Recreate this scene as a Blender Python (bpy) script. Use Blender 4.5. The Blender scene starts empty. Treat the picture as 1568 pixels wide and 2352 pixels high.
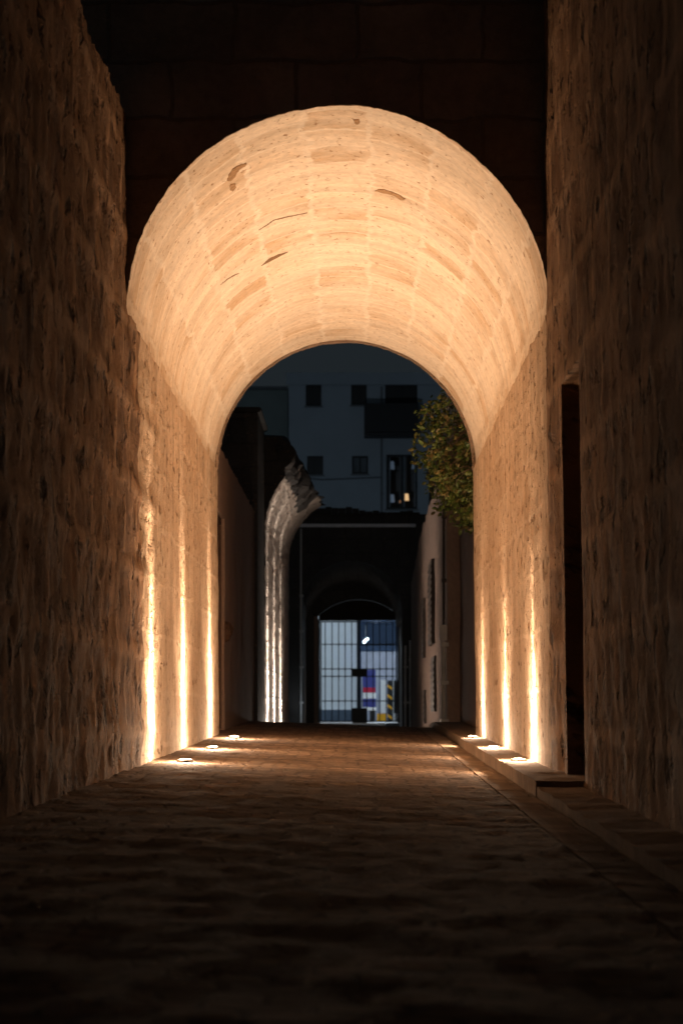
import bpy, bmesh, math, random
from mathutils import Vector, noise as N
random.seed(7)
C = bpy.context.scene.collection
sc = bpy.context.scene

# ------------------------------------------------------------------ camera
F = 85.0
cam_d = bpy.data.cameras.new('camera'); cam = bpy.data.objects.new('camera', cam_d); C.objects.link(cam)
cam.location = (0, 0, 0.75); cam.rotation_euler = (math.radians(90), 0, 0)
cam_d.sensor_fit = 'VERTICAL'; cam_d.sensor_height = 36.0; cam_d.sensor_width = 24.0; cam_d.lens = F
cam_d.shift_y = 458 / 2352; cam_d.shift_x = -38 / 2352
cam_d.clip_start = 0.1; cam_d.clip_end = 1500
cam_d.dof.use_dof = True; cam_d.dof.focus_distance = 19.5; cam_d.dof.aperture_fstop = 3.8
sc.camera = cam
FP = 5553.0; VX = 822.0; HY = 1634.0; EZ = 0.75
def wx(X, y): return (X - VX) / FP * y
def wz(Y, y): return EZ + (HY - Y) / FP * y

# ------------------------------------------------------------------ night sky
w = bpy.data.worlds.new("World"); sc.world = w; w.use_nodes = True
nt = w.node_tree; nt.nodes.clear()
sky = nt.nodes.new('ShaderNodeTexSky'); sky.sky_type = 'NISHITA'; sky.sun_disc = False
sky.sun_elevation = math.radians(-4.5); sky.sun_rotation = math.radians(200)
bgn = nt.nodes.new('ShaderNodeBackground'); out = nt.nodes.new('ShaderNodeOutputWorld')
nt.links.new(sky.outputs[0], bgn.inputs[0]); bgn.inputs[1].default_value = 0.05
glow = nt.nodes.new('ShaderNodeBackground'); glow.inputs[0].default_value = (.0125, .0165, .0195, 1); glow.inputs[1].default_value = 1.0   # light-polluted night sky
adds = nt.nodes.new('ShaderNodeAddShader'); nt.links.new(bgn.outputs[0], adds.inputs[0]); nt.links.new(glow.outputs[0], adds.inputs[1])
nt.links.new(adds.outputs[0], out.inputs[0])
sc.view_settings.view_transform = 'Standard'; sc.view_settings.look = 'None'
sc.view_settings.exposure = 0.0; sc.view_settings.gamma = 1.0
sc.cycles.use_denoising = True
sc.cycles.max_bounces = 10; sc.cycles.diffuse_bounces = 7; sc.cycles.sample_clamp_indirect = 6.0

WARM = (1.0, 0.685, 0.45); WHITE = (1.0, 0.86, 0.73); COOL = (0.76, 0.89, 1.0)
UP_NARROW, UP_WIDE = 1750, 262
FAR_NARROW, FAR_WIDE = 3300, 240

# ------------------------------------------------------------------ helpers
def tag(o, label=None, cat=None, group=None, kind=None):
    if label: o['label'] = label
    if cat: o['category'] = cat
    if group: o['group'] = group
    if kind: o['kind'] = kind
    return o
def thing(name, label, cat, loc=(0, 0, 0), group=None):
    o = bpy.data.objects.new(name, None); C.objects.link(o); o.location = loc
    o.empty_display_size = 0.2
    return tag(o, label, cat, group)
def link(name, me, mat, parent=None):
    o = bpy.data.objects.new(name, me); C.objects.link(o)
    if mat is not None: me.materials.append(mat)
    if parent is not None:
        o.parent = parent
        pm = Vector(parent.location); g = parent.parent
        while g is not None: pm += Vector(g.location); g = g.parent
        o.location = -pm
    return o
def obj(name, bm, mat, parent=None, sharp=35, smooth=True):
    me = bpy.data.meshes.new(name)
    bmesh.ops.recalc_face_normals(bm, faces=bm.faces)
    bm.to_mesh(me); bm.free()
    if smooth:
        for p in me.polygons: p.use_smooth = True
        me.set_sharp_from_angle(angle=math.radians(sharp))
    return link(name, me, mat, parent)
def bx(bm, x0, x1, y0, y1, z0, z1, bevel=0.0):
    vs = [bm.verts.new((x, y, z)) for x in (x0, x1) for y in (y0, y1) for z in (z0, z1)]
    idx = [(0, 1, 3, 2), (4, 6, 7, 5), (0, 4, 5, 1), (2, 3, 7, 6), (0, 2, 6, 4), (1, 5, 7, 3)]
    fs = [bm.faces.new([vs[i] for i in q]) for q in idx]
    if bevel > 0:
        es = list({e for f in fs for e in f.edges})
        bmesh.ops.bevel(bm, geom=es, offset=bevel, segments=2, affect='EDGES')
    return bm
def box(name, x0, x1, y0, y1, z0, z1, mat, parent=None, bevel=0.0):
    return obj(name, bx(bmesh.new(), x0, x1, y0, y1, z0, z1, bevel), mat, parent)
def tube(bm, pts, r, n=10):
    rings = []
    for k, p in enumerate(pts):
        p = Vector(p)
        a = Vector(pts[max(0, k - 1)]); b = Vector(pts[min(len(pts) - 1, k + 1)])
        d = (b - a).normalized()
        u = d.orthogonal().normalized(); v = d.cross(u)
        rr = r[k] if isinstance(r, (list, tuple)) else r
        rings.append([bm.verts.new(p + u * rr * math.cos(2 * math.pi * i / n) + v * rr * math.sin(2 * math.pi * i / n)) for i in range(n)])
    for a, b in zip(rings, rings[1:]):
        # align rings to the nearest vertex so that the skin does not twist
        s = min(range(n), key=lambda q: (a[0].co - b[q].co).length)
        for i in range(n):
            bm.faces.new((a[i], a[(i + 1) % n], b[(i + 1 + s) % n], b[(i + s) % n]))
    bm.faces.new(rings[0][::-1]); bm.faces.new(rings[-1])
    return bm
def lathe(bm, prof, c, n=24):
    rings = [[bm.verts.new((c[0] + r * math.cos(2 * math.pi * i / n), c[1] + r * math.sin(2 * math.pi * i / n), c[2] + z)) for i in range(n)] for r, z in prof]
    for a, b in zip(rings, rings[1:]):
        for i in range(n): bm.faces.new((a[i], a[(i + 1) % n], b[(i + 1) % n], b[i]))
    bm.faces.new(rings[0][::-1]); bm.faces.new(rings[-1])
    return bm
def fn(x, y, z, o=3): return N.fractal(Vector((x, y, z)), 0.9, 2.1, o)
def coords(a, b, step, extra=()):
    n = max(1, round(abs(b - a) / step)); L = [a + (b - a) * i / n for i in range(n + 1)]
    for e in extra:
        k = min(range(1, len(L) - 1), key=lambda q: abs(L[q] - e)); L[k] = e
    return sorted(L)
def slab(name, us, vs, front, back, mat, parent=None, hole=None, uvf=None, sharp=40):
    nu, nv = len(us), len(vs); P = []; UV = []
    for s, f in ((0, front), (1, back)):
        for u in us:
            for v in vs:
                P.append(f(u, v)); q = uvf(u, v) if uvf else (u, v); UV.append((q[0] + s * .37, q[1] + s * .21))
    Fc = []; ec = {}
    o = nu * nv
    for i in range(nu - 1):
        for j in range(nv - 1):
            if hole and hole((us[i] + us[i + 1]) / 2, (vs[j] + vs[j + 1]) / 2): continue
            q = (i * nv + j, (i + 1) * nv + j, (i + 1) * nv + j + 1, i * nv + j + 1)
            Fc.append(q); Fc.append(tuple(k + o for k in q[::-1]))
            for a, b in zip(q, q[1:] + q[:1]):
                k = (min(a, b), max(a, b)); ec.setdefault(k, []).append((a, b))
    for k, l in ec.items():
        if len(l) == 1:
            a, b = l[0]; Fc.append((b, a, a + o, b + o))
    used = sorted({i for f in Fc for i in f}); mp = {k: n for n, k in enumerate(used)}
    me = bpy.data.meshes.new(name)
    me.from_pydata([P[k] for k in used], [], [tuple(mp[i] for i in f) for f in Fc])
    uvl = me.uv_layers.new(name='UVMap')
    for lp in me.loops: uvl.data[lp.index].uv = UV[used[lp.vertex_index]]
    bm = bmesh.new(); bm.from_mesh(me); bmesh.ops.recalc_face_normals(bm, faces=bm.faces); bm.to_mesh(me); bm.free()
    for p in me.polygons: p.use_smooth = True
    me.set_sharp_from_angle(angle=math.radians(sharp))
    return link(name, me, mat, parent)

# ------------------------------------------------------------------ materials
def newmat(name):
    m = bpy.data.materials.new(name); m.use_nodes = True
    return m, m.node_tree, m.node_tree.nodes['Principled BSDF']
def flat(name, col, rough=0.7, metal=0.0, var=0.25, sc_=6.0, bump=0.15, spec=0.3):
    m, t, b = newmat(name); L = t.links
    tc = t.nodes.new('ShaderNodeTexCoord'); nz = t.nodes.new('ShaderNodeTexNoise')
    nz.inputs['Scale'].default_value = sc_; nz.inputs['Detail'].default_value = 6; nz.inputs['Roughness'].default_value = .65
    L.new(tc.outputs['Object'], nz.inputs['Vector'])
    mr = t.nodes.new('ShaderNodeMapRange'); mr.inputs['From Min'].default_value = .3; mr.inputs['From Max'].default_value = .7
    mr.inputs['To Min'].default_value = 1 - var; mr.inputs['To Max'].default_value = 1 + var * .4
    L.new(nz.outputs['Fac'], mr.inputs['Value'])
    mx = t.nodes.new('ShaderNodeVectorMath'); mx.operation = 'SCALE'; mx.inputs[0].default_value = col
    L.new(mr.outputs[0], mx.inputs['Scale']); L.new(mx.outputs[0], b.inputs['Base Color'])
    bp = t.nodes.new('ShaderNodeBump'); bp.inputs['Strength'].default_value = bump; bp.inputs['Distance'].default_value = .02
    L.new(nz.outputs['Fac'], bp.inputs['Height']); L.new(bp.outputs[0], b.inputs['Normal'])
    b.inputs['Roughness'].default_value = rough; b.inputs['Metallic'].default_value = metal
    b.inputs['Specular IOR Level'].default_value = spec
    return m
def emis(name, col, strength):
    m, t, b = newmat(name)
    b.inputs['Base Color'].default_value = (*[c * .5 for c in col], 1)
    b.inputs['Emission Color'].default_value = (*col, 1); b.inputs['Emission Strength'].default_value = strength
    return m
def stone(name, c1, c2, mortar, bw, rh, msize=.03, msmooth=.6, pit=.5, bump=.6, dist=.03, distort=.05, pitscale=(9, 22), offset=.5, blockmix=.75, dark=(.35, .22, .12), relief=.5, streak=0, pth=(.60, .70)):
    m, t, b = newmat(name); L = t.links; nn = t.nodes.new
    uv = nn('ShaderNodeUVMap'); uv.uv_map = 'UVMap'
    dn = nn('ShaderNodeTexNoise'); dn.inputs['Scale'].default_value = 3.2; dn.inputs['Detail'].default_value = 4
    L.new(uv.outputs[0], dn.inputs['Vector'])
    s1 = nn('ShaderNodeVectorMath'); s1.operation = 'SUBTRACT'; s1.inputs[1].default_value = (.5, .5, .5); L.new(dn.outputs['Color'], s1.inputs[0])
    s2 = nn('ShaderNodeVectorMath'); s2.operation = 'SCALE'; s2.inputs['Scale'].default_value = distort * 2; L.new(s1.outputs[0], s2.inputs[0])
    ad = nn('ShaderNodeVectorMath'); ad.operation = 'ADD'; L.new(uv.outputs[0], ad.inputs[0]); L.new(s2.outputs[0], ad.inputs[1])
    br = nn('ShaderNodeTexBrick'); br.inputs['Scale'].default_value = 1; br.inputs['Brick Width'].default_value = bw; br.inputs['Row Height'].default_value = rh
    br.inputs['Mortar Size'].default_value = msize; br.inputs['Mortar Smooth'].default_value = msmooth; br.offset = offset
    br.inputs['Color1'].default_value = (*c1, 1); br.inputs['Color2'].default_value = (*c2, 1); br.inputs['Mortar'].default_value = (*mortar, 1)
    L.new(ad.outputs[0], br.inputs['Vector'])
    # blotches that break up the coursing
    bn = nn('ShaderNodeTexNoise'); bn.inputs['Scale'].default_value = 1.3; bn.inputs['Detail'].default_value = 5; bn.inputs['Roughness'].default_value = .6
    L.new(uv.outputs[0], bn.inputs['Vector'])
    r1 = nn('ShaderNodeMapRange'); r1.inputs['From Min'].default_value = .42; r1.inputs['From Max'].default_value = .62; r1.inputs['To Max'].default_value = blockmix
    r1.inputs['To Min'].default_value = blockmix * .25
    L.new(bn.outputs['Fac'], r1.inputs['Value'])
    mx = nn('ShaderNodeMix'); mx.data_type = 'RGBA'; mx.inputs['A'].default_value = (*mortar, 1); L.new(r1.outputs[0], mx.inputs['Factor']); L.new(br.outputs['Color'], mx.inputs['B'])
    # fine grain
    fnz = nn('ShaderNodeTexNoise'); fnz.inputs['Scale'].default_value = 14; fnz.inputs['Detail'].default_value = 8; fnz.inputs['Roughness'].default_value = .7
    L.new(uv.outputs[0], fnz.inputs['Vector'])
    r2 = nn('ShaderNodeMapRange'); r2.inputs['From Min'].default_value = .3; r2.inputs['From Max'].default_value = .72; r2.inputs['To Min'].default_value = .78; r2.inputs['To Max'].default_value = 1.08
    L.new(fnz.outputs['Fac'], r2.inputs['Value'])
    sc1 = nn('ShaderNodeVectorMath'); sc1.operation = 'SCALE'; L.new(mx.outputs['Result'], sc1.inputs[0]); L.new(r2.outputs[0], sc1.inputs['Scale'])
    src = sc1.outputs[0]
    if streak:
        ms = nn('ShaderNodeMapping'); ms.inputs['Scale'].default_value = (4.5, .8, 1); L.new(uv.outputs[0], ms.inputs['Vector'])
        sn = nn('ShaderNodeTexNoise'); sn.inputs['Scale'].default_value = 1; sn.inputs['Detail'].default_value = 5; L.new(ms.outputs[0], sn.inputs['Vector'])
        rs_ = nn('ShaderNodeMapRange'); rs_.inputs['From Min'].default_value = .32; rs_.inputs['From Max'].default_value = .68; rs_.inputs['To Min'].default_value = 1 - streak; rs_.inputs['To Max'].default_value = 1 + streak
        L.new(sn.outputs['Fac'], rs_.inputs['Value'])
        sc2 = nn('ShaderNodeVectorMath'); sc2.operation = 'SCALE'; L.new(src, sc2.inputs[0]); L.new(rs_.outputs[0], sc2.inputs['Scale']); src = sc2.outputs[0]
    # pits
    mp = nn('ShaderNodeMapping'); mp.inputs['Scale'].default_value = (pitscale[0], pitscale[1], 1); L.new(uv.outputs[0], mp.inputs['Vector'])
    pn = nn('ShaderNodeTexNoise'); pn.inputs['Scale'].default_value = 1; pn.inputs['Detail'].default_value = 3; pn.inputs['Roughness'].default_value = .6; L.new(mp.outputs[0], pn.inputs['Vector'])
    pm = nn('ShaderNodeMapRange'); pm.inputs['From Min'].default_value = pth[0]; pm.inputs['From Max'].default_value = pth[1]; pm.interpolation_type = 'SMOOTHSTEP'; L.new(pn.outputs['Fac'], pm.inputs['Value'])
    pg = nn('ShaderNodeMath'); pg.operation = 'MULTIPLY'
    r3 = nn('ShaderNodeMapRange'); r3.inputs['From Min'].default_value = .45; r3.inputs['From Max'].default_value = .6; L.new(dn.outputs['Fac'], r3.inputs['Value'])
    r3.inputs['To Min'].default_value = .3
    L.new(pm.outputs[0], pg.inputs[0]); L.new(r3.outputs[0], pg.inputs[1])
    pk = nn('ShaderNodeMath'); pk.operation = 'MULTIPLY'; pk.inputs[1].default_value = pit; L.new(pg.outputs[0], pk.inputs[0])
    mx2 = nn('ShaderNodeMix'); mx2.data_type = 'RGBA'; mx2.inputs['B'].default_value = (*dark, 1); L.new(pk.outputs[0], mx2.inputs['Factor']); L.new(src, mx2.inputs['A'])
    L.new(mx2.outputs['Result'], b.inputs['Base Color'])
    # height
    def mul(a, k):
        q = nn('ShaderNodeMath'); q.operation = 'MULTIPLY'; q.inputs[1].default_value = k; L.new(a, q.inputs[0]); return q.outputs[0]
    def add(a, c):
        q = nn('ShaderNodeMath'); q.operation = 'ADD'; L.new(a, q.inputs[0]); L.new(c, q.inputs[1]); return q.outputs[0]
    h = add(add(mul(fnz.outputs['Fac'], 1.0), mul(pg.outputs[0], -1.0 * pit * 1.6)), mul(br.outputs['Fac'], relief))
    bp = nn('ShaderNodeBump'); bp.inputs['Strength'].default_value = bump; bp.inputs['Distance'].default_value = dist
    L.new(h, bp.inputs['Height']); L.new(bp.outputs[0], b.inputs['Normal'])
    b.inputs['Roughness'].default_value = .9; b.inputs['Specular IOR Level'].default_value = .2
    return m

M_vault = stone('vault_plaster', (.56, .40, .25), (.76, .65, .51), (.78, .68, .55), .56, .50, msize=.035, msmooth=.7, pit=.85, bump=.5, dist=.02, distort=.10, pitscale=(13, 18), blockmix=1.0, relief=.10, streak=.12, pth=(.585, .67), dark=(.30, .165, .08))
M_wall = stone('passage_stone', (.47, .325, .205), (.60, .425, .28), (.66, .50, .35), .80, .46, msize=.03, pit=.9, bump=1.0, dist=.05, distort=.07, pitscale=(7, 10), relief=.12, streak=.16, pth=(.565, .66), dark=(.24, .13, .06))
M_old_dim = stone('weathered_dimmed_stone', (.155, .078, .038), (.215, .115, .058), (.46, .285, .165), .95, .60, msize=.085, msmooth=.7, pit=1.0, bump=1.0, dist=.06, distort=.05, pitscale=(4.5, 5), relief=.3, blockmix=1.0, streak=.25, pth=(.53, .64), dark=(.07, .036, .018))  # weathered stone, darker than the passage stone to imitate lamplight falling off
M_fac = stone('facade_stone', (.32, .22, .16), (.42, .31, .22), (.18, .13, .09), .9, .42, msize=.02, pit=.5, bump=.7, dist=.03)
M_plaster = stone('old_plaster', (.23, .165, .135), (.26, .19, .155), (.28, .205, .17), 1.6, .9, msize=.02, pit=.35, bump=.4, dist=.02, blockmix=.4, relief=.1)
M_pldark = stone('shaded_plaster', (.22, .15, .115), (.27, .18, .14), (.25, .17, .13), 1.6, .9, msize=.02, pit=.5, bump=.5, dist=.02, blockmix=.5, relief=.1)  # browner plaster copy, colour darkened where the passage lamplight fades
M_ruin = stone('ruin_stone', (.36, .28, .23), (.60, .50, .43), (.66, .56, .48), .7, .5, msize=.04, pit=.9, bump=1.0, dist=.05, distort=.1, pitscale=(4, 8), relief=.5, pth=(.52, .62), dark=(.16, .12, .10))
M_dark = stone('dark_masonry', (.065, .06, .058), (.085, .078, .075), (.05, .047, .045), .7, .4, pit=.5, bump=.7, dist=.03)
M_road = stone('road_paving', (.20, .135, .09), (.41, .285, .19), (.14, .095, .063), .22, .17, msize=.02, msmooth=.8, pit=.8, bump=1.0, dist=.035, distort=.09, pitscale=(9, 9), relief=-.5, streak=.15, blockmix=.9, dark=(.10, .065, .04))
M_kerb = stone('kerb_stone', (.32, .23, .16), (.44, .32, .23), (.20, .145, .10), 1.1, .9, msize=.02, pit=.6, bump=.8, dist=.03, relief=-.6)
M_spall = flat('bare_stone', (.40, .25, .13), .95, var=.4, sc_=30, bump=.8)
M_crack = flat('crack_shadow_gap', (.24, .14, .07), .95, var=.5, sc_=40, bump=.5)
M_steel = flat('brushed_steel', (.35, .33, .30), .35, 1.0, var=.2, sc_=40, bump=.05)
M_iron = flat('painted_iron', (.030, .036, .042), .45, .0, var=.3, sc_=25, bump=.1)
M_wood = flat('old_wood', (.085, .045, .028), .7, var=.5, sc_=12, bump=.4)
M_wood2 = flat('dark_wood', (.020, .014, .012), .7, var=.5, sc_=12, bump=.4)
M_shut = flat('grey_shutter', (.05, .04, .035), .6)
M_pipe = flat('pale_pipe', (.42, .42, .42), .4, var=.2)
M_ledge = flat('pale_ledge', (.70, .72, .78), .6, var=.15)
M_stem = flat('stem', (.10, .065, .04), .9)
M_white = flat('white_wall', (.60, .66, .70), .8, var=.06, sc_=3, bump=.05)
M_street = flat('street_paving', (.36, .35, .36), .6, var=.2, sc_=4, bump=.1)
M_lilac = flat('lilac_shutter', (.20, .215, .26), .9, var=.15, sc_=3)
M_navy = flat('navy_metal', (.022, .034, .058), .95, var=.2, spec=.0)
M_slate = flat('slate_panel', (.05, .075, .11), .6, var=.2)
M_blue = flat('blue_panel', (.05, .06, .26), .5, var=.1)
M_red = flat('red_panel', (.50, .02, .06), .5, var=.05)
M_paint = flat('white_paint', (.75, .78, .80), .5, var=.05)
M_yellow = flat('yellow_paint', (.75, .38, .02), .5, var=.1)
M_black = flat('black_paint', (.02, .022, .025), .5, var=.1)
M_mod = flat('grey_render', (.36, .43, .50), .85, var=.10, sc_=.6, bump=.05)
M_mod2 = flat('brown_grey_render', (.17, .19, .21), .85, var=.10, sc_=.6, bump=.05)
M_green = flat('green_grey_render', (.26, .32, .32), .85, var=.12, sc_=.6, bump=.05)
M_glassd = flat('dark_pane', (.010, .012, .015), .5, var=.1, spec=.5)
M_dim = flat('dim_lit_pane', (.10, .13, .16), .4, var=.4, sc_=1.5)  # paler pane colour stands in for a dimly lit window
M_curt = flat('curtain', (.30, .36, .42), .9, var=.3, sc_=2)

# ------------------------------------------------------------------ ground
CREST = 37.4
def base(y):
    if y < CREST: return .0133 * y
    top = .0133 * CREST
    if y < 88:
        t = (y - CREST) / 10; t = min(1, t); s = t * t * (3 - 2 * t)
        d = top - s * (top - .16)
        if y > 70: q = min(1, (y - 70) / 14); d += q * q * (3 - 2 * q) * (.33 - .16)
        return d
    return .33
def road_z(x, y):
    c = .10 * max(0., min(1., (1.1 - x) / 2.74)) if y < 60 else .10 * max(0., min(1., (1.1 - x) / 2.74)) * max(0, (70 - y) / 10)
    return base(y) + c
def road_f(u, v):
    n = .006 * fn(u * 2.2, v * 2.2, 0, 4) + .009 * N.noise(Vector((u * 8, v * 6.5, 3))) + .006 * N.noise(Vector((u * 17, v * 12, 6)))
    return (u, v, road_z(u, v) + n)
def strip(name, us, vs, f, mat, d=.3):
    o = slab(name, us, vs, f, lambda u, v: (f(u, v)[0], f(u, v)[1], f(u, v)[2] - d), mat)
    return tag(o, kind='structure')
ys = coords(-4, 12, .16) + coords(12.08, 30, .09) + coords(30.1, 44, .14) + coords(44.5, 88, .6)
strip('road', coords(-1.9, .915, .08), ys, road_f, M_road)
def gut_f(u, v): return (u + .006 * N.noise(Vector((0, v * .6, 9))), v, road_z(u, v) + .004 + .006 * fn(u * 3, v * 3, 4, 3) - .012 * (1 if (v % 1.15) < .05 else 0))
strip('gutter', coords(.925, 1.125, .04), coords(-4, 44, .05), gut_f, M_kerb)
# kerbed pavement on the right: three runs with a small drop between them
def pave(y0, y1, h, xk):
    def f(u, v):
        e = .012 * N.noise(Vector((0, v * 2.5, 7))) if u < xk + .01 else 0
        return (u + e, v, base(v) + h + .008 * fn(u * 3, v * 3, 11, 3))
    o = slab('pavement', [xk, xk + .02] + coords(xk + .06, 2.0, .07), coords(y0, y1, .07), f,
             lambda u, v: (u, v, base(v) - .25), M_kerb)
    tag(o, kind='structure')
pave(-4, 15.35, .064, 1.135); pave(15.36, 26.7, .102, 1.13); pave(26.71, 67.9, .085, 1.17)
slab_g = box('ground', -160, 160, -60, 400, -.6, -.45, M_dark); tag(slab_g, kind='structure')
tag(box('street', -30, 30, 88.01, 124, .0, .33, M_street), kind='structure')

# ------------------------------------------------------------------ vaulted passage
Y0, Y1 = 17.5, 28.6; ZS = 3.62; CX = -.15
tp = thing('vaulted_passage', 'round-arched stone passage glowing with warm light in the middle of the alley', 'passage', (CX, Y0, .25))
def lx(z): return -1.636 - .008 * z
def rx(z): return 1.40 - .012 * z
def wall_top(y): return ZS + .022 * fn(y * 1.7, 5, 0, 3)
def ridge(u, z):
    z2 = z + .03 * N.noise(Vector((u * 1.3, z, 2))); row = math.floor(z2 / .6); dz = min(z2 - row * .6, (row + 1) * .6 - z2)
    du = (u + .475 * (row % 2)) % .95; du = min(du, .95 - du)
    return max(math.exp(-(dz / .065) ** 2), .7 * math.exp(-(du / .07) ** 2))
def erode(u, z, s):
    r = ridge(u, z); blk = N.noise(Vector((math.floor(u / .95 + .5 * (math.floor(z / .6) % 2)) * 3.3, math.floor(z / .6) * 5.1, s)))
    return .012 * r + (1 - r) * (.008 * blk + .014 * fn(u * 2.6, z * 3.4, s, 4))
def pw(side):
    us = coords(Y0, Y1, .055); vs = coords(0, 1, .0145)
    X = lx if side < 0 else rx
    def f(u, v):
        z = .1 + (wall_top(u + (9 if side > 0 else 0)) - .1) * v
        n = .009 * fn(u * 1.6, z * 1.6, side * 4, 4) + .005 * N.noise(Vector((u * 9, z * 7, side * 3))) + .012 * min(0, N.noise(Vector((u * 5, z * 6, side * 8))) + .25)
        if side < 0 and u < 21.2: n += .7 * erode(u, z, 77) * min(1, (21.2 - u) / 2.6)
        a = 1.0 + (.8 if u < 20.5 else 0) * (1 if side < 0 else .3)
        return (X(z) - side * n * a, u, z)
    def b(u, v):
        z = .1 + (wall_top(u + (9 if side > 0 else 0)) - .1) * v
        return (X(z) + side * .6, u, z)
    if side < 0:   # the first run on the left takes the alley wall's weathered stone, darkened for light falloff
        slab('wall', coords(Y0, 18.4, .055), vs, f, b, M_old_dim, tp, uvf=lambda u, v: (u, .1 + v * 3.52))
        us = coords(18.4, Y1, .055)
    return slab('wall', us, vs, f, b, M_wall, tp, uvf=lambda u, v: (u, .1 + v * 3.52))
pw(-1); pw(1)
def tun_x(side, u, z):
    n = .009 * fn(u * 1.6, z * 1.6, side * 4, 4) + .005 * N.noise(Vector((u * 9, z * 7, side * 3))) + .012 * min(0, N.noise(Vector((u * 5, z * 6, side * 8))) + .25)
    return (lx if side < 0 else rx)(z) - side * n * (1.8 if side < 0 else 1.3) + (.7 * 1.8 * erode(u, z, 77) if side < 0 else 0)
def seam(side, u, z, x):
    t = max(0, min(1, (u - 16.6) / .85)); t = t * t * (3 - 2 * t)
    if z > 3.4: t *= max(.35, 1 - (z - 3.4) * 2)
    return x + (tun_x(side, Y0, z) - x) * t
RV = 1.538
def vr(a, y): return RV + .012 * fn(math.cos(a) * 2.2, y * 1.1, math.sin(a) * 2.2, 4)
def vf(a, y): r = vr(a, y); return (CX + r * math.cos(a), y, ZS - .02 + r * math.sin(a))
def vb(a, y): r = RV + .4; return (CX + r * math.cos(a), y, ZS - .02 + r * math.sin(a))
slab('vault', coords(math.radians(-1.5), math.radians(181.5), .035), coords(Y0 + .016, Y1 - .02, .07), vf, vb, M_vault, tp,
     uvf=lambda a, y: (y, a * RV - 1.0 * RV * math.pi / 2 + .25))
def facade(y0, y1, xl, xr, zt, mat, R, parent, cx=CX, zs=ZS, amp=.018, name='facade', seed=0):
    angs = sorted(set([math.pi * i / 200 for i in range(201)] + [math.atan2(zt - zs, xr - cx), math.atan2(zt - zs, xl - cx)]))
    rs = [0, .03, .08] + [i / 14 for i in range(2, 15)]
    def P(a, t, y):
        c, s = math.cos(a), math.sin(a)
        k = min((xr - cx) / c if c > 1e-6 else 1e9, (xl - cx) / c if c < -1e-6 else 1e9, (zt - zs) / s if s > 1e-6 else 1e9)
        r = (R(a, y0) if callable(R) else R) + amp * fn(c * 5, s * 5, seed, 4) + (.006 * fn(c * 26, s * 26, seed + 3, 3) if amp else 0)
        rr = r + (k - r) * t
        if y == y1 and rr < 2.0 and callable(R): y = y0 + .02
        return (cx + rr * c, y + (.02 * fn(rr * c * 2, rr * s * 2, 2, 3) if y == y0 else 0), zs + rr * s)
    return slab(name, angs, rs, lambda a, t: P(a, t, y0), lambda a, t: P(a, t, y1), mat, parent,
                uvf=lambda a, t: (P(a, t, 0)[0], P(a, t, 0)[2]))
facade(Y0 - .006, Y0 + .30, -3.4, 3.2, 7.8, M_fac, lambda a, y: vr(a, Y0) - .006, tp, zs=ZS - .02, amp=.006)
facade(Y1 - .01, Y1 + .12, -3.4, 3.2, 6.6, M_fac, 1.505, tp, seed=4, amp=.006)
# spalled patches and cracks on the vault, thin raised lips of broken plaster over bare stone
def on_vault(X, Y):
    lo, hi = 17.6, 28.5
    def g(y): return math.hypot(wx(X, y) - CX, wz(Y, y) - (ZS - .02)) - 1.531
    for _ in range(40):
        m_ = (lo + hi) / 2
        if g(m_) < 0: lo = m_
        else: hi = m_
    y = (lo + hi) / 2
    return math.atan2(wz(Y, y) - ZS + .02, wx(X, y) - CX), y
def patch(name, outline, mat, proud=.006):
    pts = []
    for k, (X, Y) in enumerate(outline):
        X2, Y2 = outline[(k + 1) % len(outline)]
        S = 3 if proud > .005 else 7
        for q in range(S):
            t = q / S; j = 1.6 if proud > .005 else .4; pts.append((X + (X2 - X) * t + random.uniform(-j, j), Y + (Y2 - Y) * t + random.uniform(-j, j) * .7))
    bm = bmesh.new(); A = []; B = []
    for X, Y in pts:
        a, y = on_vault(X, Y)
        for L_, r in ((A, vr(a, y) - proud), (B, vr(a, y) + .02)):
            L_.append(bm.verts.new((CX + r * math.cos(a), y, ZS - .02 + r * math.sin(a))))
    n = len(A)
    f = bm.faces.new(A); bmesh.ops.triangulate(bm, faces=[f])
    for i in range(n): bm.faces.new((A[i], A[(i + 1) % n], B[(i + 1) % n], B[i]))
    obj(name, bm, mat, tp)
patch('bare_patch', [(527, 405), (537, 391), (553, 382), (566, 377), (567, 383), (557, 388), (549, 396), (541, 407), (530, 419), (524, 417)], M_spall)
patch('bare_patch', [(530, 425), (541, 423), (543, 430), (536, 440), (530, 437)], M_spall)
patch('bare_patch', [(860, 441), (872, 437), (893, 442), (913, 449), (929, 460), (921, 463), (908, 455), (889, 448), (866, 443)], M_spall)
patch('bare_patch', [(812, 279), (823, 277), (826, 284), (818, 288)], M_spall)
def crack(pts, w_):
    up = [(x, y - w_ * .45 * (1.0 - abs(2 * i / (len(pts) - 1) - 1)) - .3) for i, (x, y) in enumerate(pts)]
    dn = [(x, y + w_ * .45 * (1.0 - abs(2 * i / (len(pts) - 1) - 1)) + .3) for i, (x, y) in enumerate(pts)][::-1]
    patch('crack', up + dn, M_crack, .004)
crack([(596, 531), (612, 520), (628, 508), (655, 500), (680, 495), (706, 489)], 1.0)
crack([(601, 612), (618, 596), (640, 587), (662, 581)], 1.2)
crack([(508, 655), (520, 645), (536, 634), (549, 628)], 1.2)

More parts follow.
